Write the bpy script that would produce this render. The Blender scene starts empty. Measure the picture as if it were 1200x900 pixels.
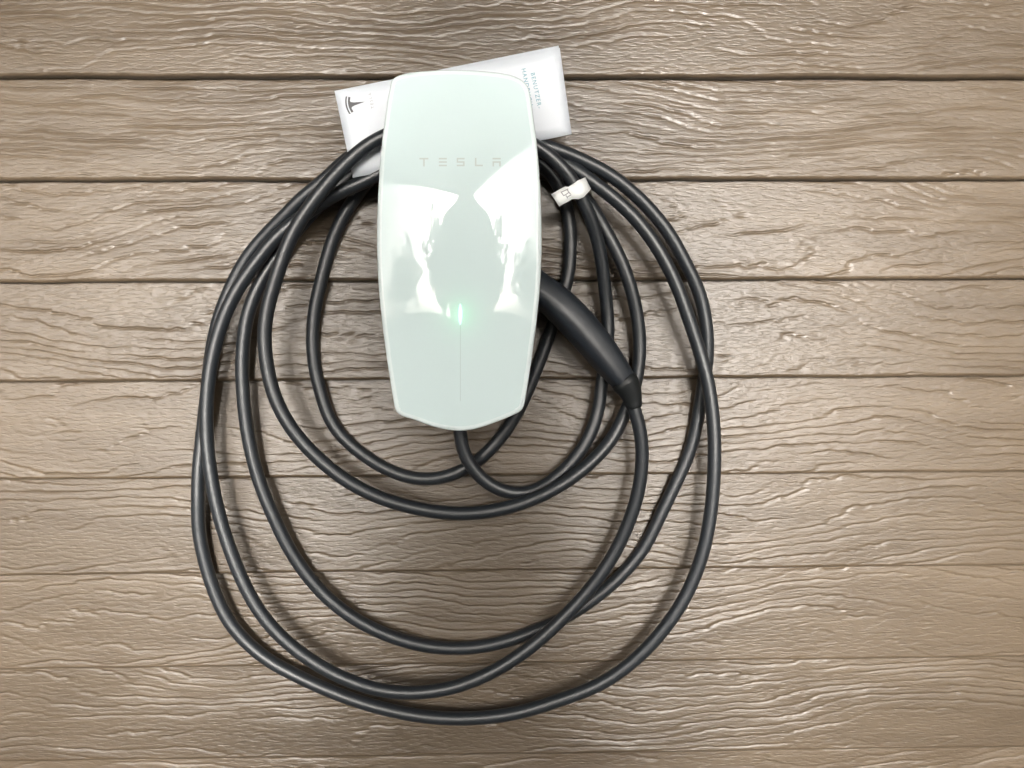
import bpy, bmesh, math, random
import numpy as np
from mathutils import Vector, Matrix
random.seed(7)
sc = bpy.context.scene
COL = sc.collection
R = math.radians

# ------------------------------------------------------------------ camera
F_PX = 870.0                       # focal length in pixels of a 1200 px wide frame
CAM = Vector((0.0, -0.825, 0.0))
PITCH, YAW, ROLL = -0.0793475, -0.01700829, 0.00481106
ROT = Matrix.Rotation(YAW, 3, 'Z') @ Matrix.Rotation(PITCH, 3, 'X') @ Matrix.Rotation(ROLL, 3, 'Y')
cd = bpy.data.cameras.new('camera')
cd.sensor_fit = 'HORIZONTAL'
cd.sensor_width = 36.0
cd.lens = 36.0 * F_PX / 1200.0
cd.clip_start = 0.02
cd.clip_end = 3000
cam = bpy.data.objects.new('camera', cd)
COL.objects.link(cam)
cam.matrix_world = Matrix.Translation(CAM) @ (ROT @ Matrix.Rotation(R(90), 3, 'X')).to_4x4()
sc.camera = cam

# ------------------------------------------------------------------ daylight
SUN_EL, SUN_AZ = 7.5, 181.0
w = bpy.data.worlds.new('World')
sc.world = w
w.use_nodes = True
nt = w.node_tree
nt.nodes.clear()
sky = nt.nodes.new('ShaderNodeTexSky')
sky.sky_type = 'NISHITA'
sky.sun_disc = False
sky.sun_elevation = R(SUN_EL)
sky.sun_rotation = R(SUN_AZ)
sky.air_density = 0.7
sky.dust_density = 6.0
sky.ozone_density = 1.0
bg = nt.nodes.new('ShaderNodeBackground')
bg.inputs['Strength'].default_value = 0.15
wo = nt.nodes.new('ShaderNodeOutputWorld')
haz = nt.nodes.new('ShaderNodeHueSaturation')      # a grey, lightly clouded sky
haz.inputs['Saturation'].default_value = 0.30
nt.links.new(sky.outputs[0], haz.inputs['Color'])
nt.links.new(haz.outputs[0], bg.inputs[0])
nt.links.new(bg.outputs[0], wo.inputs[0])

sl = bpy.data.lights.new('sun', 'SUN')
sl.energy = 0.5
sl.angle = R(16)
sl.color = (1.0, 0.995, 0.985)
so = bpy.data.objects.new('sun', sl)
COL.objects.link(so)
sd = Vector((math.sin(R(SUN_AZ)) * math.cos(R(SUN_EL)), math.cos(R(SUN_AZ)) * math.cos(R(SUN_EL)), math.sin(R(SUN_EL))))
so.rotation_euler = sd.to_track_quat('Z', 'Y').to_euler()
so.location = sd * 30

sc.view_settings.view_transform = 'Standard'
sc.view_settings.look = 'None'
sc.view_settings.exposure = 3.08
sc.view_settings.gamma = 1.0
sc.view_settings.use_curve_mapping = False


# ------------------------------------------------------------------ helpers
def at(px, py, d):
    """point of the place seen at a pixel of the photograph, d metres in front of the wall"""
    v = ROT @ Vector(((px - 600.0) / F_PX, 1.0, (450.0 - py) / F_PX))
    t = (-d - CAM.y) / v.y
    return CAM + v * t


def mesh_obj(name, verts, faces, mat, parent=None, smooth=True):
    me = bpy.data.meshes.new(name)
    me.from_pydata([tuple(v) for v in verts], [], faces)
    me.update()
    if mat:
        me.materials.append(mat)
    if smooth:
        for p in me.polygons:
            p.use_smooth = True
    o = bpy.data.objects.new(name, me)
    COL.objects.link(o)
    if parent:
        o.parent = parent
    return o


def bm_obj(name, bm, mat, parent=None, smooth=False):
    me = bpy.data.meshes.new(name)
    bmesh.ops.recalc_face_normals(bm, faces=bm.faces)
    bm.to_mesh(me)
    bm.free()
    me.materials.append(mat)
    if smooth:
        for p in me.polygons:
            p.use_smooth = True
    o = bpy.data.objects.new(name, me)
    COL.objects.link(o)
    if parent:
        o.parent = parent
    return o


def tag(o, label=None, cat=None, group=None, kind=None):
    if label: o['label'] = label
    if cat: o['category'] = cat
    if group: o['group'] = group
    if kind: o['kind'] = kind
    return o


def empty(name, loc=(0, 0, 0)):
    o = bpy.data.objects.new(name, None)
    COL.objects.link(o)
    o.location = loc
    o.empty_display_size = 0.05
    return o


def adopt(child, parent):
    """parent while keeping world position (parents are unrotated empties)"""
    child.parent = parent
    child.location = Vector(child.location) - Vector(parent.location)
    return child


def mat(name, color, rough=0.5, spec=0.5, coat=0.0, coat_rough=0.03, emit=None, emit_s=0.0):
    m = bpy.data.materials.new(name)
    m.use_nodes = True
    b = m.node_tree.nodes['Principled BSDF']
    b.inputs['Base Color'].default_value = (*color, 1)
    b.inputs['Roughness'].default_value = rough
    b.inputs['Specular IOR Level'].default_value = spec
    b.inputs['Coat Weight'].default_value = coat
    b.inputs['Coat Roughness'].default_value = coat_rough
    if emit:
        b.inputs['Emission Color'].default_value = (*emit, 1)
        b.inputs['Emission Strength'].default_value = emit_s
    return m


def N(m, t, **kw):
    n = m.node_tree.nodes.new(t)
    for k, v in kw.items():
        if hasattr(n, k):
            setattr(n, k, v)
        else:
            n.inputs[k].default_value = v
    return n


def noise_bump(m, scale, strength, dist, stretch=(1, 1, 1), detail=3.0):
    b = m.node_tree.nodes['Principled BSDF']
    L = m.node_tree.links
    tc = N(m, 'ShaderNodeTexCoord')
    mp = N(m, 'ShaderNodeMapping')
    mp.inputs['Scale'].default_value = stretch
    nz = N(m, 'ShaderNodeTexNoise')
    nz.inputs['Scale'].default_value = scale
    nz.inputs['Detail'].default_value = detail
    bp = N(m, 'ShaderNodeBump')
    bp.inputs['Strength'].default_value = strength
    bp.inputs['Distance'].default_value = dist
    L.new(tc.outputs['Object'], mp.inputs[0])
    L.new(mp.outputs[0], nz.inputs['Vector'])
    L.new(nz.outputs['Fac'], bp.inputs['Height'])
    L.new(bp.outputs[0], b.inputs['Normal'])
    return nz, bp


def noise_colour(m, c1, c2, scale, stretch=(1, 1, 1), detail=4.0, lo=0.35, hi=0.65):
    b = m.node_tree.nodes['Principled BSDF']
    L = m.node_tree.links
    tc = N(m, 'ShaderNodeTexCoord')
    mp = N(m, 'ShaderNodeMapping')
    mp.inputs['Scale'].default_value = stretch
    nz = N(m, 'ShaderNodeTexNoise')
    nz.inputs['Scale'].default_value = scale
    nz.inputs['Detail'].default_value = detail
    rp = N(m, 'ShaderNodeValToRGB')
    rp.color_ramp.elements[0].position = lo
    rp.color_ramp.elements[0].color = (*c1, 1)
    rp.color_ramp.elements[1].position = hi
    rp.color_ramp.elements[1].color = (*c2, 1)
    L.new(tc.outputs['Object'], mp.inputs[0])
    L.new(mp.outputs[0], nz.inputs['Vector'])
    L.new(nz.outputs['Fac'], rp.inputs[0])
    L.new(rp.outputs[0], b.inputs['Base Color'])


# ------------------------------------------------------------------ materials
M_plank = mat('plank_composite', (0.20, 0.155, 0.118), 0.35, 0.65)
noise_colour(M_plank, (0.086, 0.062, 0.039), (0.113, 0.084, 0.055), 9.0, (0.5, 1, 3.0), 5.0)
_oi = N(M_plank, 'ShaderNodeObjectInfo')
_mr = N(M_plank, 'ShaderNodeMapRange')
_mr.inputs['To Min'].default_value = 0.88; _mr.inputs['To Max'].default_value = 1.12
_hs = N(M_plank, 'ShaderNodeHueSaturation')
_bb = M_plank.node_tree.nodes['Principled BSDF']
_src = _bb.inputs['Base Color'].links[0].from_socket
M_plank.node_tree.links.new(_oi.outputs['Random'], _mr.inputs['Value'])
M_plank.node_tree.links.new(_mr.outputs[0], _hs.inputs['Value'])
M_plank.node_tree.links.new(_src, _hs.inputs['Color'])
M_plank.node_tree.links.new(_hs.outputs[0], _bb.inputs['Base Color'])
# short pores pressed into the boards: fine relief only
_b = M_plank.node_tree.nodes['Principled BSDF']
_L = M_plank.node_tree.links
_tc = N(M_plank, 'ShaderNodeTexCoord')
_m1 = N(M_plank, 'ShaderNodeMapping'); _m1.inputs['Scale'].default_value = (90, 1, 420)
_n1 = N(M_plank, 'ShaderNodeTexNoise'); _n1.inputs['Scale'].default_value = 1.0; _n1.inputs['Detail'].default_value = 2.0
_r1 = N(M_plank, 'ShaderNodeValToRGB')
_r1.color_ramp.elements[0].position = 0.36; _r1.color_ramp.elements[1].position = 0.52
_n2 = N(M_plank, 'ShaderNodeTexNoise'); _n2.inputs['Scale'].default_value = 900.0; _n2.inputs['Detail'].default_value = 2.0
_ad = N(M_plank, 'ShaderNodeMath', operation='MULTIPLY_ADD'); _ad.inputs[1].default_value = 0.25
_bp = N(M_plank, 'ShaderNodeBump'); _bp.inputs['Strength'].default_value = 0.38; _bp.inputs['Distance'].default_value = 0.0005
_L.new(_tc.outputs['Object'], _m1.inputs[0]); _L.new(_m1.outputs[0], _n1.inputs['Vector'])
_L.new(_n1.outputs['Fac'], _r1.inputs[0]); _L.new(_tc.outputs['Object'], _n2.inputs['Vector'])
_L.new(_n2.outputs['Fac'], _ad.inputs[0]); _L.new(_r1.outputs[0], _ad.inputs[2])
_L.new(_ad.outputs[0], _bp.inputs['Height']); _L.new(_bp.outputs[0], _b.inputs['Normal'])

M_glass = mat('white_glass', (0.645, 0.775, 0.785), 0.5, 0.1, 0.62, 0.012)
M_shell = mat('grey_shell', (0.42, 0.44, 0.44), 0.45)
M_letter = mat('grey_print', (0.52, 0.60, 0.585), 0.4, 0.5, 1.0, 0.02)
M_led = mat('green_led', (0.5, 0.9, 0.8), 0.3, emit=(0.45, 1.0, 0.85), emit_s=0.17)
M_cable = mat('cable_rubber', (0.0125, 0.0165, 0.021), 0.42, 0.85)
noise_bump(M_cable, 700, 0.12, 0.0004)
M_handle = mat('handle_plastic', (0.015, 0.020, 0.027), 0.42, 0.7)
noise_bump(M_handle, 1500, 0.12, 0.0003)
M_collar = mat('collar_rubber', (0.008, 0.010, 0.011), 0.5, 0.5)
M_paper = mat('white_paper', (0.60, 0.64, 0.69), 0.45, 0.4)
noise_bump(M_paper, 220, 0.05, 0.0004)
M_ink = mat('black_ink', (0.04, 0.04, 0.045), 0.5)
M_grey_ink = mat('grey_ink', (0.30, 0.31, 0.33), 0.5)
M_teal = mat('teal_ink', (0.12, 0.30, 0.37), 0.5)
M_tag = mat('white_sticker', (0.80, 0.82, 0.82), 0.4)
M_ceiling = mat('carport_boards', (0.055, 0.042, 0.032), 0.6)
M_concrete = mat('concrete', (0.33, 0.32, 0.30), 0.8)
noise_colour(M_concrete, (0.045, 0.043, 0.041), (0.060, 0.058, 0.056), 3.0)
M_sidewall = mat('side_wall_paint', (0.08, 0.065, 0.05), 0.6)
M_leaf = mat('leaves', (0.06, 0.10, 0.035), 0.5)
M_bark = mat('bark', (0.12, 0.09, 0.07), 0.8)


# ------------------------------------------------------------------ numpy noise
def make_perlin(seed):
    rng = np.random.RandomState(seed)
    perm = rng.permutation(256)
    perm = np.concatenate([perm, perm])
    ang = rng.rand(256) * 2 * np.pi
    gx, gy = np.cos(ang), np.sin(ang)

    def f(x, y):
        xi = np.floor(x).astype(np.int64); yi = np.floor(y).astype(np.int64)
        xf = x - xi; yf = y - yi
        u = xf * xf * xf * (xf * (xf * 6 - 15) + 10)
        v = yf * yf * yf * (yf * (yf * 6 - 15) + 10)
        xi &= 255; yi &= 255
        x1 = (xi + 1) & 255; y1 = (yi + 1) & 255

        def g(a, b, dx, dy):
            h = perm[perm[a] + b]
            return gx[h] * dx + gy[h] * dy
        n00 = g(xi, yi, xf, yf); n10 = g(x1, yi, xf - 1, yf)
        n01 = g(xi, y1, xf, yf - 1); n11 = g(x1, y1, xf - 1, yf - 1)
        a = n00 + u * (n10 - n00); b = n01 + u * (n11 - n01)
        return (a + v * (b - a)) * 1.5
    return f


# ------------------------------------------------------------------ the plank wall
WX = 2.7                     # half width of the wall
LAP_Z0, LAP_H = 0.26327, 0.10762
PLANK_H = LAP_H + 0.013
GROUND_Z = -1.08
CEIL_Z = 1.32
wall = tag(empty('siding_wall', (0, 0, GROUND_Z)), 'brown wood grain lap siding wall of overlapping horizontal planks',
           'wall', kind='structure')


def plank(k, fine):
    zb = LAP_Z0 - k * LAP_H
    f = make_perlin(100 + k)
    if fine:
        xs = np.concatenate([np.arange(-WX, -1.0, 0.06), np.arange(-1.0, -0.64, 0.010), np.arange(-0.64, 0.68, 0.0030),
                             np.arange(0.68, 1.0, 0.010), np.arange(1.0, WX + 1e-6, 0.06)])
        zs = np.arange(0.0038, PLANK_H, 0.00050)
    else:
        xs = np.arange(-WX, WX + 1e-6, 0.04)
        zs = np.linspace(0.0038, PLANK_H, 8)
    X, Z = np.meshgrid(xs, zs)
    ox = 3.7 * k
    # one stretched field per board; its level lines are the grain
    e = 0.0004

    def g(x, z):
        x = x + ox
        wob = f(x / 0.026 + 9, z / 0.013 + 5) * 0.20 + f(x / 0.0085 + 3, z / 0.008 + 1) * 0.10
        return (z / 0.0145 + f(x / 0.32, z / 0.095 + 0.37) * 3.2 + f(x / 0.12 + 40, z / 0.040 + 7) * 0.9 + wob)
    G = g(X, Z)
    if fine:
        gx = (g(X + e, Z) - G) / e
        gz = (g(X, Z + e) - G) / e
        grad = np.sqrt(gx * gx + gz * gz) + 12.0
        fr = G - np.floor(G)
        idx = np.floor(G + 0.5)
        dist = (np.minimum(fr, 1 - fr)) / grad
        # how deep the groove is here: fades and breaks along its length
        mk = f((X + ox) / 0.085 + idx * 7.31, idx * 3.7 + Z / 0.05) * 0.9 + 0.56
        mk = np.clip(mk, 0.0, 1.0)
        mk = mk * (0.6 + 0.4 * np.clip(f(idx * 1.7, idx * 0.9 + 11) + 0.7, 0, 1))
        mk = mk * np.clip(1.5 - 1.3 * np.abs(gx) / (np.abs(gz) + 8.0), 0.15, 1.0)      # steep runs are pressed less deep
        side = np.where(fr < 0.5, 1.0, -1.0)
        sd = dist * side * np.where(gz >= 0, 1.0, -1.0)        # > 0 above the line
        groove = -0.00120 * mk * np.where(sd > 0, np.exp(-(dist / 0.00065) ** 2), np.exp(-(dist / 0.0013) ** 1.5))
        # the lip of pressed boards: the wood swells a little on one side of each groove
        lip = 0.00030 * mk * np.exp(-((sd - 0.0022) / 0.0020) ** 2)
        und = 0.00016 * f((X + ox) / 0.05 + 60, Z / 0.022) + 0.00006 * f((X + ox) / 0.012 + 80, Z / 0.0035)
        H = groove + lip + und
        H *= np.clip((1.05 - np.abs(X)) / 0.1, 0, 1)
    else:
        H = np.zeros_like(X)
    edge = 0.0007 * f((xs + ox) / 0.06, xs * 0 + 20.5) + 0.0004 * f((xs + ox) / 0.017, xs * 0 + 3.5)
    front = 0.0142 - 0.0122 * (Z / PLANK_H)
    Y = -(front + H)
    Zw = zb + Z + edge[None, :] * np.clip(1 - Z / 0.02, 0, 1)
    nx = len(xs)
    # rounded lower arris and the underside
    ex = [(-0.0005, 0.0)] + [(-(0.0138 - 0.0042 * (1 - math.sin(R(a)))), 0.0042 * (1 - math.cos(R(a)))) for a in (0, 18, 36, 54, 72)]
    rowsY = [np.full(nx, y) for y, z in ex]
    rowsZ = [zb + z + edge for y, z in ex]
    Y = np.vstack(rowsY + [Y]); Zw = np.vstack(rowsZ + [Zw]); X = np.vstack([xs[None, :]] * len(ex) + [X])
    co = np.stack([X, Y, Zw - GROUND_Z], -1).reshape(-1, 3).astype(np.float32)
    nr = Y.shape[0]
    a = (np.arange(nr - 1)[:, None] * nx + np.arange(nx - 1)[None, :]).ravel()
    q = np.stack([a, a + 1, a + nx + 1, a + nx], -1).astype(np.int32)
    me = bpy.data.meshes.new('plank')
    me.vertices.add(len(co)); me.vertices.foreach_set('co', co.ravel())
    me.loops.add(q.size); me.loops.foreach_set('vertex_index', q.ravel())
    me.polygons.add(len(q))
    me.polygons.foreach_set('loop_start', np.arange(0, q.size, 4, dtype=np.int32))
    me.polygons.foreach_set('use_smooth', np.ones(len(q), dtype=bool))
    me.update(calc_edges=True)
    me.materials.append(M_plank)
    o = bpy.data.objects.new('plank', me)
    COL.objects.link(o)
    o.parent = wall


k_top = -int((CEIL_Z - LAP_Z0) / LAP_H)
k_bot = int((LAP_Z0 - GROUND_Z) / LAP_H)
for k in range(k_top, k_bot + 1):
    plank(k, 0 <= k <= 8)


# ------------------------------------------------------------------ the carport round the wall (seen mirrored in the glass)
def box(name, lo, hi, m, parent=None, **kw):
    bm = bmesh.new()
    bmesh.ops.create_cube(bm, size=1)
    for v in bm.verts:
        v.co = Vector([lo[i] + (v.co[i] + 0.5) * (hi[i] - lo[i]) for i in range(3)])
    return bm_obj(name, bm, m, parent)


SIDE = {-1: (2.75, 2.6, CEIL_Z), 1: (1.55, 2.0, 0.95)}     # distance, length, top
gr = box('ground', (-400, -800, GROUND_Z - 0.4), (400, 60, GROUND_Z), M_concrete)
tag(gr, kind='structure')
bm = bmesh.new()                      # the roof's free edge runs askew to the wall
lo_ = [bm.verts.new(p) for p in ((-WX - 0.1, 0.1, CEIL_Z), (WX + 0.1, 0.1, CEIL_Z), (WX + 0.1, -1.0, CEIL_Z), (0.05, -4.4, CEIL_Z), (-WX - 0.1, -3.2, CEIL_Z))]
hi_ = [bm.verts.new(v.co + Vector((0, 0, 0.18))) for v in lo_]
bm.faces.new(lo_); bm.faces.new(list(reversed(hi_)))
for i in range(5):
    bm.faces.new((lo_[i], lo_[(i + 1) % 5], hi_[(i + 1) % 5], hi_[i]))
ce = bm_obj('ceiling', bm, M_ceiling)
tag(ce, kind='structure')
for s in (-1, 1):
    sx_, sl_, st_ = SIDE[s]
    x0, x1 = (sx_, sx_ + 0.1) if s > 0 else (-sx_ - 0.1, -sx_)
    sw = box('side_wall', (x0, -sl_, GROUND_Z), (x1, -0.02, st_), M_sidewall)
    tag(sw, kind='structure')

blk_wall = box('sun_block_wall', (-9, -5.4, GROUND_Z), (9, -5.2, 0.10), M_concrete)  # added low wall out of view, cuts the low sun off the lower planks
tag(blk_wall, kind='structure')

# ------------------------------------------------------------------ the charger
charger = empty('wall_charger', at(539, 300, 0.0))
tag(charger, 'white glass fronted charging unit with green light mounted on plank wall', 'charger')
ED = 0.093                                   # distance of the plate's edge from the wall
half = {100: 78.5, 105: 80.5, 115: 82.6, 130: 84.8, 165: 89.6, 200: 92.8, 230: 94.6, 262: 95.8, 290: 96.0, 320: 95.2, 350: 93.2, 380: 90.2,
        415: 85.8, 450: 80.8, 470: 77.6}
XC = 538.4
right = [(XC + v + (300 - y) * 0.004, y) for y, v in sorted(half.items())]
left = [(XC - v - (300 - y) * 0.004, y) for y, v in sorted(half.items(), reverse=True)]
top = [(457, 96.5), (461, 92.4), (467, 89.6), (476, 87.6), (490, 86.2), (515, 85.2), (538.4, 85.2), (562, 86.0), (585, 87.6), (600, 89.8), (609, 93), (615, 97.6)]
bottom = [(613.6, 478), (611.2, 481.5), (606, 484.3), (590, 491), (570, 498.4), (555, 502.6), (539, 504.2), (522, 502.6), (505, 498.6), (487, 492), (471, 487.6), (466, 485), (463, 481)]
poly = top + right + bottom + left


def resample(pts, n, closed=True):
    p = np.array(pts, float)
    if closed:
        p = np.vstack([p, p[:1]])
    s = np.concatenate([[0], np.cumsum(np.linalg.norm(np.diff(p, axis=0), axis=1))])
    t = np.linspace(0, s[-1], n + 1)[:-1] if closed else np.linspace(0, s[-1], n)
    return np.stack([np.interp(t, s, p[:, i]) for i in range(p.shape[1])], -1)


NO = 320
ol = resample(poly, NO)
for _ in range(3):                            # relax the polygon into a smooth outline
    ol = 0.5 * ol + 0.25 * (np.roll(ol, 1, 0) + np.roll(ol, -1, 0))
OUT = np.array([at(x, y, ED + 0.0145 - 0.0065 * (295 - y) / 209.0) for x, y in ol])[:, [0, 2]]
CEN = np.array(at(539, 300, ED + 0.0145))[[0, 2]]
# the keel line runs through the vertices nearest to straight up / down
HW, HT = 0.0795, 0.172
LEDZ = at(540, 366, ED + 0.01)[2]
BOTZ = at(539, 504, ED + 0.020)[2]


def face_depth(x, z):
    u = (x - CEN[0]) / HW
    v = (z - CEN[1]) / HT
    d = 0.0095 * (1 - u * u) + 0.0050 * (1 - v * v) + 0.011 - 0.0065 * v
    t = np.clip((LEDZ + 0.045 - z) / (LEDZ + 0.045 - BOTZ), 0, 1)
    t = t * t * (3 - 2 * t)
    ax = np.sqrt(u * u + 0.0004)
    d = d + t * (0.0075 * (1 - ax) - 0.0085 * (1 - u * u))
    return ED + 0.0035 + d


NR = 64
verts = []
ss = np.concatenate([[0.0], np.linspace(0.02, 0.93, NR - 14), np.linspace(0.94, 1.0, 14)])
for s in ss:
    p = CEN + (OUT - CEN) * s
    # even bevel width all round, in metres from the rim
    rim = np.linalg.norm((OUT - CEN), axis=1) * (1 - s)
    b = np.clip(1 - rim / 0.0046, 0, 1)
    d = face_depth(p[:, 0], p[:, 1])
    d_edge = ED + 0.0 * d
    base = face_depth(OUT[:, 0], OUT[:, 1])
    dd = d - 0.0024 * (1 - np.sqrt(np.clip(1 - b ** 2.2, 0, 1)))
    for i in range(NO):
        verts.append((p[i, 0], -dd[i], p[i, 1]))
faces = []
for r in range(len(ss) - 1):
    for i in range(NO):
        j = (i + 1) % NO
        faces.append((r * NO + i, r * NO + j, (r + 1) * NO + j, (r + 1) * NO + i))
# skirt back to the seam
last = (len(ss) - 1) * NO
base_i = len(verts)
for i in range(NO):
    verts.append((OUT[i, 0], -(ED - 0.0015), OUT[i, 1]))
for i in range(NO):
    j = (i + 1) % NO
    faces.append((last + i, last + j, base_i + j, base_i + i))
faces = [tuple(reversed(f)) for f in faces]
o = mesh_obj('faceplate', verts, faces, M_glass)
bm = bmesh.new(); bm.from_mesh(o.data); bmesh.ops.remove_doubles(bm, verts=bm.verts, dist=1e-6)
bmesh.ops.recalc_face_normals(bm, faces=bm.faces); bm.to_mesh(o.data); bm.free()
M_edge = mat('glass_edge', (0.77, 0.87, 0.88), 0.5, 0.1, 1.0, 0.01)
o.data.materials.append(M_edge)                 # the bevel ring round the plate gets a paler tone
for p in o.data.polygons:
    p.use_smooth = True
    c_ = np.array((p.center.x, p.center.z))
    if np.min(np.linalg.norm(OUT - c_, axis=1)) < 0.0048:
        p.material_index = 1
adopt(o, charger)

# rear body: shell behind the plate, a neck for the cable, a flange on the wall
rings = [(ED - 0.0012, 0.97, 0.985, 0), (ED - 0.0020, 1.0, 1.0, 0), (ED - 0.0026, 1.016, 1.0075, 0), (ED - 0.010, 1.016, 1.0075, 0), (0.076, 0.95, 0.97, 0),
         (0.068, 0.70, 0.62, -0.02), (0.064, 0.56, 0.48, -0.03), (0.012, 0.54, 0.46, -0.03), (0.009, 0.62, 0.56, -0.03), (0.0115 - 0.011, 0.62, 0.56, -0.03)]
vv, ff = [], []
for d, sx, sz, zo in rings:
    for i in range(NO):
        vv.append((CEN[0] + (OUT[i, 0] - CEN[0]) * sx, -d, CEN[1] + zo + (OUT[i, 1] - CEN[1]) * sz))
for r in range(len(rings) - 1):
    for i in range(NO):
        j = (i + 1) % NO
        ff.append((r * NO + i, r * NO + j, (r + 1) * NO + j, (r + 1) * NO + i))
ff.append(tuple(range(NO)))
ff.append(tuple(reversed(range((len(rings) - 1) * NO, len(rings) * NO))))
adopt(mesh_obj('rear_body', vv, ff, M_shell), charger)


def on_face(px, py, lift):
    p = at(px, py, ED + 0.015)
    for _ in range(5):
        d = float(face_depth(np.array(p.x), np.array(p.z)))
        p = at(px, py, d + lift)
    return p


def strokes_on_face(rects, lift=0.00012):
    v, f = [], []
    for x0, y0, x1, y1 in rects:
        nx = max(1, int(abs(x1 - x0) / 2)); ny = max(1, int(abs(y1 - y0) / 2))
        b = len(v)
        for j in range(ny + 1):
            for i in range(nx + 1):
                v.append(on_face(x0 + (x1 - x0) * i / nx, y0 + (y1 - y0) * j / ny, lift))
        for j in range(ny):
            for i in range(nx):
                a = b + j * (nx + 1) + i
                f.append((a, a + nx + 1, a + nx + 2, a + 1))
    return v, f


LETTERS = [
    [(491.5, 185.0, 502.0, 186.8), (495.9, 186.8, 497.7, 195.0)],
    [(514.2, 185.0, 523.6, 186.8), (514.2, 189.0, 523.6, 190.7), (514.2, 193.0, 523.6, 194.8)],
    [(535.2, 185.0, 544.4, 186.8), (535.2, 186.8, 536.9, 189.0), (535.2, 189.0, 544.4, 190.7), (542.7, 190.7, 544.4, 193.0), (535.2, 193.0, 544.4, 194.8)],
    [(556.6, 185.0, 558.3, 193.0), (556.6, 193.0, 565.8, 194.8)],
    [(577.2, 185.0, 586.8, 186.8), (577.2, 189.0, 586.8, 190.7), (577.2, 190.7, 578.9, 195.0), (585.1, 190.7, 586.8, 195.0)],
]
for L in LETTERS:
    v, f = strokes_on_face(L)
    adopt(mesh_obj('letter', v, f, M_letter), charger)

# the indicator: a slim raised lens on the keel
lv, lf = [], []
n = 12
for j in range(n + 1):
    t = j / n
    y = 356.5 + 23.5 * t
    wv = 2.3 * math.sin(math.pi * min(1, max(0.02, t * 0.98 + 0.01))) ** 0.6
    for i, (u, l) in enumerate(((-1, 0.00005), (-0.6, 0.0008), (0, 0.0011), (0.6, 0.0008), (1, 0.00005))):
        lv.append(on_face(539.3 + wv * u, y, l))
for j in range(n):
    for i in range(4):
        a = j * 5 + i
        lf.append((a, a + 5, a + 6, a + 1))
adopt(mesh_obj('indicator_light', lv, lf, M_led), charger)
pl = bpy.data.lights.new('indicator_glow', 'POINT')
pl.energy = 0.00036
pl.color = (0.08, 1.0, 0.32)
pl.shadow_soft_size = 0.003
po = bpy.data.objects.new('indicator_glow', pl)
COL.objects.link(po)
po.location = on_face(539.3, 368, 0.013)
# fine seam below it
v, f = strokes_on_face([(539.2, 381, 539.9, 470)], 0.00008)
adopt(mesh_obj('seam_line', v, f, mat('seam_print', (0.54, 0.65, 0.655), 0.5, 0.1, 1.0, 0.006)), charger)


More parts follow.
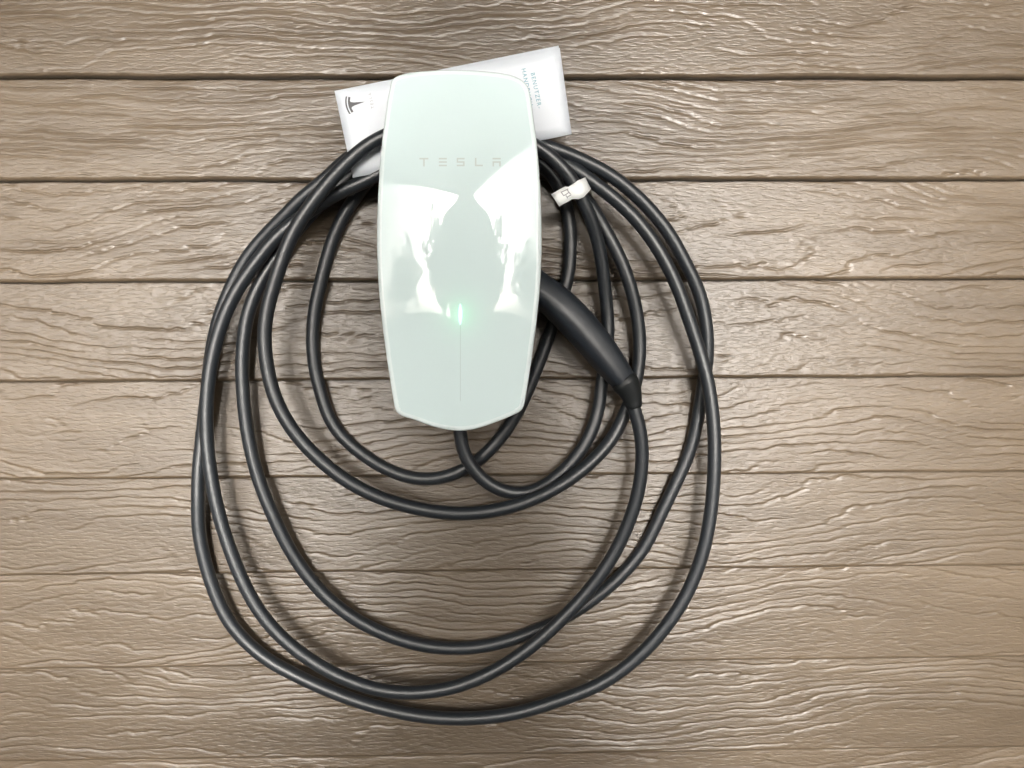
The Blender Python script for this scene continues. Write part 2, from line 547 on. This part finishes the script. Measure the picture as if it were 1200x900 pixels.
# ------------------------------------------------------------------ the cable
PATH = [  # pixel x, pixel y, metres from the wall (None = interpolate)
    # leaves the bottom of the unit
    (539, 455, .052), (538.5, 485, .050), (539, 508, .048), (542, 528, .047), (552, 547, .046), (570, 566, .044), (592, 577, .042), (616, 578.5, .040),
    (636, 571, .038), (660, 552, .034), (680, 530, None), (694, 504, None), (702, 477, .028), (705.5, 446, None), (711, 410, None), (713, 382, .028), (710, 350, .030),
    (707, 320, None), (700, 280, .042), (690, 250, .050), (680, 228, .054), (668, 207, .057), (650, 187, .059), (632, 173, .060), (600, 158, .060), (540, 146, .060),
    (480, 150, .060), (440, 164, .060),
    # outer front strand, big upper loop
    (408, 189, .062), (380, 220, .064), (360, 246, .066), (344, 271, .067), (332, 300, .068), (320, 337, None), (311.5, 370, None), (309.5, 400, .068), (312, 424, None),
    (318, 454, None), (328.5, 481, .068), (348, 511, None), (376, 540, None), (410, 566, None), (455, 587, .064), (520, 601, None), (570, 600, .060), (620, 587, None), (660, 567, .052), (696, 539, None),
    (719, 512, None), (732, 485, .034), (742, 460, .030), (748, 434, .030), (750, 400, .030), (745, 360, .032), (733, 318, .034), (720, 289, None), (708, 268, .032), (694, 243, .028), (675, 218, .022),
    (655, 200, .018), (632, 187, .016), (600, 176, .016), (540, 166, .016), (480, 176, .016),
    # innermost loop
    (442, 200, .016), (432, 212, None), (412, 237, None), (394, 270, None), (382, 306, .015), (377, 327, None), (369, 361, None), (366, 396, .015), (368.5, 430, None), (377, 464, None),
    (384, 487, None), (398, 509, .015), (424, 532, None), (455, 551, None), (486, 561, .015), (512, 561, None), (540, 552.5, .015), (565, 536, None), (587, 513, .016), (605, 486, None), (622, 449, None),
    (636, 414, .018), (648, 380, None), (660, 345, .020), (667, 318, None), (668.5, 290, .020), (668, 262, None), (663, 238, .022), (652, 212, .024), (636, 194, .028), (600, 176, .030),
    (540, 164, .030), (480, 170, .030), (440, 188, .030),
    # second strand of the left bundle, down and round the lower inner loop
    (405, 212, .028), (375, 239, .026), (346, 272, .026), (319, 308, .028), (301, 339, .030), (290, 369, None), (285, 401, .030), (283.5, 438, None), (285.5, 470, None), (289, 501, .030), (296, 536, None), (306, 571, None),
    (320, 604, .030), (335, 636, None), (351, 662, None), (373, 690, None), (402, 716, .028), (437, 737, None), (480, 753, None), (520, 759.5, .024), (560, 758.5, None), (600, 749.5, .022), (630, 738, .020),
    (658, 726, .018), (690, 706, .018), (711, 690, .018), (733, 669, .018), (755, 642, None), (776, 599, .018), (794, 562, .018), (808, 530, None), (816, 500, None), (820.5, 472, .020),
    (825, 446, .022), (829, 420, None), (829.5, 400, .026), (827, 376, None), (822, 350, .028), (812, 325, .030), (800, 302, None), (786, 276, None), (764, 248, .034), (740, 224, None), (714, 204, None), (686, 189.5, .040),
    (660, 178, .043), (634, 170, .044), (600, 158, .044), (540, 152, .044), (480, 160, .044), (440, 168, .043),
    # outermost strand of the left bundle, down and round the largest loop
    (408, 185, .040), (392, 200, .036), (376, 215, .033), (355, 231, .031), (332, 255, .028), (310, 277, .024), (288, 304, .021), (270, 338, .019), (257, 371, .018), (249, 405, None), (245, 437, .018), (241, 475, None), (236, 520, .020), (232.5, 553, None),
    (232, 585, .024), (232.5, 620, None), (239.5, 656, None), (250, 690, .026), (267, 727, None), (289, 753, None), (314, 773.5, .028), (344, 790, None), (378, 806, None), (420, 822, .032), (460, 833, None), (510, 841, None), (560, 841.5, .038), (610, 834.5, None),
    (652, 821.5, None), (698, 804.5, .044), (731, 784, None), (760, 758, None), (785, 728, .050), (804, 698, None), (817, 668, None), (827, 635, .052), (834, 592, None), (837, 550, .052), (837, 510, None),
    (834, 474, .050), (828, 440, None), (818, 406, .048), (806, 370, None), (793, 334, None), (781, 309, .048), (763, 279, None), (740, 251, .046), (716, 229.5, None), (694, 213, .044), (674, 198, .042), (650, 184, .036), (630, 174, .031), (600, 168, .030),
    (540, 180, .044), (480, 186, .044), (446, 203, .044),
    # bright strand in the middle of the left bundle, down to the handle
    (428, 213, .044), (402, 223, .043), (378, 237, .043), (344, 261, .042), (322, 280, None), (300, 308, .042), (278, 339, None), (262.5, 371, None), (252, 404, .042), (245.5, 436, None), (242, 472, None), (242, 510, .043), (246, 550, None),
    (252, 584, None), (262, 622, .046), (274, 656, None), (288, 689, None), (307, 721, .050), (332, 749, None), (360, 771, None), (390, 789, None), (420, 801.5, .052), (452, 810, None), (486, 812, None), (530, 806, .052), (570, 791, None),
    (600, 774, .050), (630, 752, None), (655, 729, None), (668, 716, .048), (690, 692, .048), (708, 668, None), (723, 643, .050), (735, 617, None), (746, 585, .054), (752, 551, None), (752.5, 520, .058), (748.5, 496, None), (742.5, 476, .060), (737, 462, .060),
]


def build_path(path, step=0.0025, smooth=10):
    P = np.array([[p[0], p[1]] for p in path], float)
    s = np.concatenate([[0], np.cumsum(np.linalg.norm(np.diff(P, axis=0), axis=1))])
    known = [i for i, p in enumerate(path) if p[2] is not None]
    D = np.interp(s, s[known], [path[i][2] for i in known])
    W = np.array([at(P[i, 0], P[i, 1], D[i]) for i in range(len(P))])
    # centripetal Catmull-Rom
    out = []
    Q = np.vstack([2 * W[0] - W[1], W, 2 * W[-1] - W[-2]])
    for i in range(1, len(Q) - 2):
        p0, p1, p2, p3 = Q[i - 1], Q[i], Q[i + 1], Q[i + 2]
        t0 = 0.0
        t1 = t0 + np.linalg.norm(p1 - p0) ** 0.5; t2 = t1 + np.linalg.norm(p2 - p1) ** 0.5; t3 = t2 + np.linalg.norm(p3 - p2) ** 0.5
        for t in np.linspace(t1, t2, 24, endpoint=False):
            a1 = (t1 - t) / (t1 - t0) * p0 + (t - t0) / (t1 - t0) * p1
            a2 = (t2 - t) / (t2 - t1) * p1 + (t - t1) / (t2 - t1) * p2
            a3 = (t3 - t) / (t3 - t2) * p2 + (t - t2) / (t3 - t2) * p3
            b1 = (t2 - t) / (t2 - t0) * a1 + (t - t0) / (t2 - t0) * a2
            b2 = (t3 - t) / (t3 - t1) * a2 + (t - t1) / (t3 - t1) * a3
            out.append((t2 - t) / (t2 - t1) * b1 + (t - t1) / (t2 - t1) * b2)
    out.append(W[-1])
    out = np.array(out)
    L = np.linalg.norm(np.diff(out, axis=0), axis=1).sum()
    out = resample(out, int(L / step), closed=False)
    for _ in range(smooth):
        o2 = out.copy()
        o2[1:-1] = 0.5 * out[1:-1] + 0.25 * (out[:-2] + out[2:])
        out = o2
    return out


def sweep(pts, rad, sides=20, flat=None, turn=0.0):
    """tube along pts; rad scalar or per-point; flat = per-point (side, front) radii"""
    n = len(pts)
    T = np.gradient(pts, axis=0)
    T /= np.linalg.norm(T, axis=1)[:, None]
    up = np.array([0, -1.0, 0])
    v, f = [], []
    ca = np.linspace(0, 2 * np.pi, sides, endpoint=False)
    for i in range(n):
        b = up - T[i] * np.dot(up, T[i]); b /= np.linalg.norm(b)       # towards the viewer
        a = np.cross(T[i], b)
        if flat is None:
            r = rad if np.isscalar(rad) else rad[i]
            for c in ca:
                v.append(pts[i] + a * (r * math.cos(c)) + b * (r * math.sin(c)))
        else:
            ra, rb, pw = flat[i]
            for c in ca:
                x = math.copysign(abs(math.cos(c)) ** pw, math.cos(c)); y = math.copysign(abs(math.sin(c)) ** pw, math.sin(c))
                x, y = x * math.cos(turn) - y * math.sin(turn), x * math.sin(turn) + y * math.cos(turn)
                k_ = 1.0 if not turn else 0.93
                v.append(pts[i] + a * (ra * x * k_) + b * (rb * y * k_))
    for i in range(n - 1):
        for k in range(sides):
            l = (k + 1) % sides
            f.append((i * sides + k, i * sides + l, (i + 1) * sides + l, (i + 1) * sides + k))
    f.append(tuple(reversed(range(sides))))
    f.append(tuple(range((n - 1) * sides, n * sides)))
    return v, f


cable_root = empty('charging_cable', at(539, 505, 0.048))
tag(cable_root, 'long black charging cable coiled in loops round the white charger', 'cable')
CP = build_path(PATH, smooth=45)
v, f = sweep(CP, 0.0071)
adopt(mesh_obj('cord', v, f, M_cable), cable_root)

# handle: plugged into the side of the unit, bending down to the cable
HC = [(600, 313, .057), (618, 327, .058), (633, 340, .059), (650, 353, .060), (668, 370, .061), (686, 390, .061), (702, 409, .061), (716, 427, .061), (731, 446.5, .060)]
hc = build_path(HC, 0.0018, 4)
n = len(hc)
prof_t = np.array([0, .12, .25, .38, .55, .72, .86, .95, 1.0])
prof_w = np.array([15.2, 16.2, 17.4, 18.2, 18.6, 17.8, 16.2, 14.4, 12.8]) * 0.001
prof_d = np.array([15.0, 16.5, 18.0, 18.8, 18.6, 17.0, 15.2, 14.0, 13.0]) * 0.001
tt = np.linspace(0, 1, n)
fl = [(np.interp(t, prof_t, prof_w), np.interp(t, prof_t, prof_d), 0.72) for t in tt]
v, f = sweep(hc, None, 48, fl, turn=0.36)
adopt(mesh_obj('handle', v, f, M_handle), cable_root)
# collar between handle and cable
KC = [(729, 444, .060), (733.5, 450, .060), (737.5, 457, .060), (740.5, 465, .060), (742.5, 473, .060), (743.8, 478, .060)]
kc = build_path(KC, 0.0015, 2)
tt = np.linspace(0, 1, len(kc))
rk = [(np.interp(t, [0, .15, .5, .8, .92, 1], [13.2, 14.6, 11.8, 9.2, 8.6, 7.3]) * .001, np.interp(t, [0, .15, .5, .8, .92, 1], [13.0, 14.2, 11.4, 9.0, 8.6, 7.3]) * .001, 0.95) for t in tt]
v, f = sweep(kc, None, 32, rk)
adopt(mesh_obj('collar', v, f, M_collar), cable_root)

# white sticker folded round the cable
ST = [((645.8, 227.6), (655.2, 242.0), .0655), ((650, 225.2), (659, 239.8), .0660), ((656, 221.8), (665, 236.6), .0663), ((662, 218.6), (670, 233.6), .0660), ((666, 218.8), (673.5, 233.2), .0650),
      ((671, 216), (678, 233.4), .0648), ((677, 211.5), (684, 231), .0650), ((682, 209.4), (690.2, 224.2), .0630), ((685.5, 208), (692.5, 221.5), .0580), ((686, 208), (692, 222), .0520)]
sv, sf = [], []
for a, b, d in ST:
    for j in range(4):
        t = j / 3
        sv.append(at(a[0] + (b[0] - a[0]) * t, a[1] + (b[1] - a[1]) * t, d))
for i in range(len(ST) - 1):
    for j in range(3):
        q = i * 4 + j
        sf.append((q, q + 1, q + 5, q + 4))
stk = mesh_obj('sticker', sv, sf, M_tag)
md = stk.modifiers.new('thickness', 'SOLIDIFY'); md.thickness = 0.0003; md.offset = 0
adopt(stk, cable_root)
mv, mf = [], []


def mark(p, q, wpx, d):
    p = Vector(p); q = Vector(q); t = (q - p).normalized(); nn = Vector((-t.y, t.x)) * wpx / 2
    b = len(mv)
    for c in (p - nn, q - nn, q + nn, p + nn):
        mv.append(at(c.x, c.y, d))
    mf.append((b, b + 1, b + 2, b + 3))


for p, q in (((657.2, 224.6), (660.8, 229.6)), ((658.2, 225.0), (666.0, 221.4)), ((660.4, 229.4), (663.0, 228.0)), ((663.0, 228.2), (666.6, 225.4)), ((664.4, 222.2), (668.6, 227.6)),
             ((663.2, 229.0), (665.2, 232.4)), ((664.6, 231.0), (669.4, 228.2))):
    mark(p, q, 1.1, 0.0668)
mk = mesh_obj('printed_mark', mv, mf, M_grey_ink, smooth=False)
mk.parent = stk

# ------------------------------------------------------------------ the leaflet tucked behind
CD = 0.0500
lc = [at(392, 106.5, CD), at(654.5, 53.5, CD), at(669.5, 157.5, CD), at(413.5, 208.5, CD)]
leaf = empty('leaflet', (lc[0] + lc[1] + lc[2] + lc[3]) / 4)
tag(leaf, 'folded white paper leaflet tucked behind the top of the charger', 'leaflet')


def leaf_mesh(corners, dy, bow):
    v, f = [], []
    nx, nz = 24, 8
    for j in range(nz + 1):
        for i in range(nx + 1):
            s, t = i / nx, j / nz
            p = (corners[0] * (1 - s) + corners[1] * s) * (1 - t) + (corners[3] * (1 - s) + corners[2] * s) * t
            p = p + Vector((0, -dy - bow * math.sin(math.pi * s) - bow * .4 * math.sin(math.pi * t), 0))
            v.append(p)
    for j in range(nz):
        for i in range(nx):
            a = j * (nx + 1) + i
            f.append((a, a + nx + 1, a + nx + 2, a + 1))
    return v, f


v, f = leaf_mesh(lc, 0.0, 0.0)
o = mesh_obj('back_page', v, f, M_paper); m_ = o.modifiers.new('t', 'SOLIDIFY'); m_.thickness = 0.0002; adopt(o, leaf)
lf2 = [lc[0] + Vector((0.0002, 0, -0.0003)), lc[1] + Vector((0.0012, 0, -0.0024)), lc[2] + Vector((0.0003, 0, 0.0)), lc[3] + Vector((0.0002, 0, 0))]
v, f = leaf_mesh(lf2, 0.0007, 0.0)
o = mesh_obj('front_page', v, f, M_paper); m_ = o.modifiers.new('t', 'SOLIDIFY'); m_.thickness = 0.0002; adopt(o, leaf)
front_page = o
PD = CD + 0.0007 + 0.0003          # print lies on the front page


def print_poly(name, polys, m):
    v, f = [], []
    for pl_ in polys:
        b = len(v)
        for x, y in pl_:
            v.append(at(x, y, PD))
        f.append(tuple(range(b, b + len(pl_))))
    o = mesh_obj(name, v, f, m, smooth=False)
    adopt(o, leaf)
    return o


# emblem: a T shape lying on its side, its foot to the right
UX = Vector((0.205, 0.979)).normalized()      # along the emblem's width (down the page)
UY = Vector((-0.979, 0.205)).normalized()     # emblem's up (to the left)
EC = Vector((416.0, 121.6))


def E_(u, v_):
    q = EC + UX * u + UY * v_
    return (q.x, q.y)


arc_o = [(-10.5 + 21 * i / 14) for i in range(15)]
bar = [E_(u, 11.2 - 0.020 * u * u) for u in arc_o] + [E_(u, 9.4 - 0.020 * u * u) for u in reversed(arc_o)]
body = [E_(u, 8.0 - 0.022 * u * u) for u in (-9.6, -7, -4.5, -2.2, 0, 2.2, 4.5, 7, 9.6)] + \
       [E_(8.6, 3.6), E_(6.8, 4.2), E_(4.6, 5.0), E_(3.0, 4.4), E_(1.9, 1.0), E_(0, -12.2), E_(-1.9, 1.0), E_(-3.0, 4.4), E_(-4.6, 5.0), E_(-6.8, 4.2), E_(-8.6, 3.6)]
bm = bmesh.new()
for pl_ in (bar, body):
    vs = [bm.verts.new(at(x, y, PD)) for x, y in pl_]
    es = [bm.edges.new((vs[i], vs[(i + 1) % len(vs)])) for i in range(len(vs))]
    bmesh.ops.triangle_fill(bm, use_beauty=True, use_dissolve=False, edges=es)
adopt(bm_obj('emblem', bm, M_ink), leaf)


def text_on_page(body_, px, py, ang_deg, size_px, m, track=1.3, cx=True):
    """flat printed word; ang = direction of reading in the picture plane (deg, clockwise from +x)"""
    cu = bpy.data.curves.new('word', 'FONT')
    cu.body = body_
    cu.size = 1.0
    cu.align_x = 'CENTER' if cx else 'LEFT'
    cu.align_y = 'CENTER'
    cu.space_character = track
    cu.offset = 0.006
    cu.resolution_u = 2
    tmp = bpy.data.objects.new('word', cu)
    COL.objects.link(tmp)
    me = bpy.data.meshes.new_from_object(tmp)
    bpy.data.objects.remove(tmp)
    a = R(ang_deg)
    ex = Vector((math.cos(a), math.sin(a))); ey = Vector((math.sin(a), -math.cos(a)))
    for vtx in me.vertices:
        q = Vector((px, py)) + ex * (vtx.co.x * size_px) + ey * (vtx.co.y * size_px)
        vtx.co = at(q.x, q.y, PD)
    me.materials.clear()
    me.materials.append(m)
    o = bpy.data.objects.new('printed_word', me)
    COL.objects.link(o)
    adopt(o, leaf)


text_on_page('TESLA', 435.2, 118.0, -101.5, 5.0, M_grey_ink, 1.5)
text_on_page('BENUTZER-', 628.2, 106.0, 78.5, 7.0, M_teal, 1.22)
text_on_page('HANDBUCH', 617.6, 102.0, 78.5, 7.0, M_teal, 1.22)


# ------------------------------------------------------------------ the photographer, mirrored in the glass
def skin_body(name, joints, bones, m, parent, sub=2):
    me = bpy.data.meshes.new(name)
    me.from_pydata([j[0] for j in joints], bones, [])
    o = bpy.data.objects.new(name, me)
    COL.objects.link(o)
    md = o.modifiers.new('skin', 'SKIN')
    for i, j in enumerate(joints):
        sv_ = me.skin_vertices[0].data[i]
        sv_.radius = j[1]
        sv_.use_root = (i == 0)
    md.use_smooth_shade = True
    sb = o.modifiers.new('sub', 'SUBSURF'); sb.levels = sub; sb.render_levels = sub
    me.materials.append(m)
    o.parent = parent
    return o


M_cloth = mat('dark_jacket', (0.035, 0.04, 0.05), 0.8)
M_skin = mat('skin', (0.45, 0.28, 0.20), 0.5)
M_hair = mat('hair', (0.05, 0.035, 0.025), 0.6)
person = empty('person', (-0.03, -1.25, GROUND_Z))
tag(person, 'person in dark jacket facing the wall and holding up a phone', 'person')
J = [((0, 0, 0.95), (.23, .13)), ((0, 0, 1.12), (.20, .12)), ((0, .01, 1.32), (.20, .12)), ((0, 0, 1.44), (.12, .085)), ((0, .01, 1.53), (.055, .06)), ((0, .03, 1.60), (.07, .09)), ((0, .035, 1.70), (.075, .095)), ((0, .02, 1.76), (.05, .07)),
     ((-.19, 0, 1.42), (.062, .062)), ((-.23, .10, 1.16), (.05, .05)), ((-.10, .32, 1.22), (.034, .034)), ((.19, 0, 1.42), (.062, .062)), ((.23, .10, 1.16), (.05, .05)), ((.10, .32, 1.22), (.034, .034)),
     ((-.12, 0, .86), (.13, .11)), ((-.11, .02, .48), (.062, .062)), ((-.11, -.02, .08), (.042, .045)), ((-.12, .14, .04), (.04, .03)), ((.12, 0, .86), (.13, .11)), ((.11, .02, .48), (.062, .062)), ((.11, -.02, .08), (.042, .045)), ((.12, .14, .04), (.04, .03))]
Bn = [(0, 1), (1, 2), (2, 3), (3, 4), (4, 5), (5, 6), (6, 7), (3, 8), (8, 9), (9, 10), (3, 11), (11, 12), (12, 13), (0, 14), (14, 15), (15, 16), (16, 17), (0, 18), (18, 19), (19, 20), (20, 21)]
skin_body('body', J, Bn, M_cloth, person)

# ------------------------------------------------------------------ trees across the drive (only mirrored)
def tree(x, y, h, r, seed, label):
    rnd = random.Random(seed)
    root = empty('garden_tree', (x, y, GROUND_Z))
    tag(root, label, 'tree')
    pts = np.array([(0, 0, 0), (0.05, 0, h * .3), (0, 0.05, h * .6), (0.05, 0, h * .85)])
    v, f = sweep(resample(pts, 10, closed=False), np.linspace(0.16, 0.04, 10), 8)
    mesh_obj('trunk', v, f, M_bark, root)
    v, f = [], []
    for _ in range(2600):
        while True:
            p = Vector((rnd.uniform(-1, 1), rnd.uniform(-1, 1), rnd.uniform(-1, 1)))
            if 0.2 < p.length < 1: break
        p *= 0.75 + 0.25 * math.sin(p.x * 7 + seed) * math.sin(p.z * 6)
        p = Vector((p.x * r, p.y * r, h * 0.62 + p.z * h * 0.38))
        q = Vector((rnd.gauss(0, 1), rnd.gauss(0, 1), rnd.gauss(0, 1))).normalized()
        t = q.orthogonal().normalized(); u = q.cross(t)
        s = rnd.uniform(0.08, 0.16)
        b = len(v)
        v += [p + t * s, p + u * s * .5, p - t * s, p - u * s * .5]
        f.append((b, b + 1, b + 2, b + 3))
    mesh_obj('crown', v, f, M_leaf, root, smooth=False)


tree(-2.5, -13, 4.9, 1.8, 1, 'bushy green tree to the left across the drive')
tree(2.3, -13, 4.7, 1.7, 2, 'bushy green tree to the right across the drive')
tree(-6.9, -15, 4.6, 2.4, 3, 'rounded green tree at the far left of the drive')
tree(7.0, -16, 4.8, 2.4, 4, 'rounded green tree at the far right of the drive')
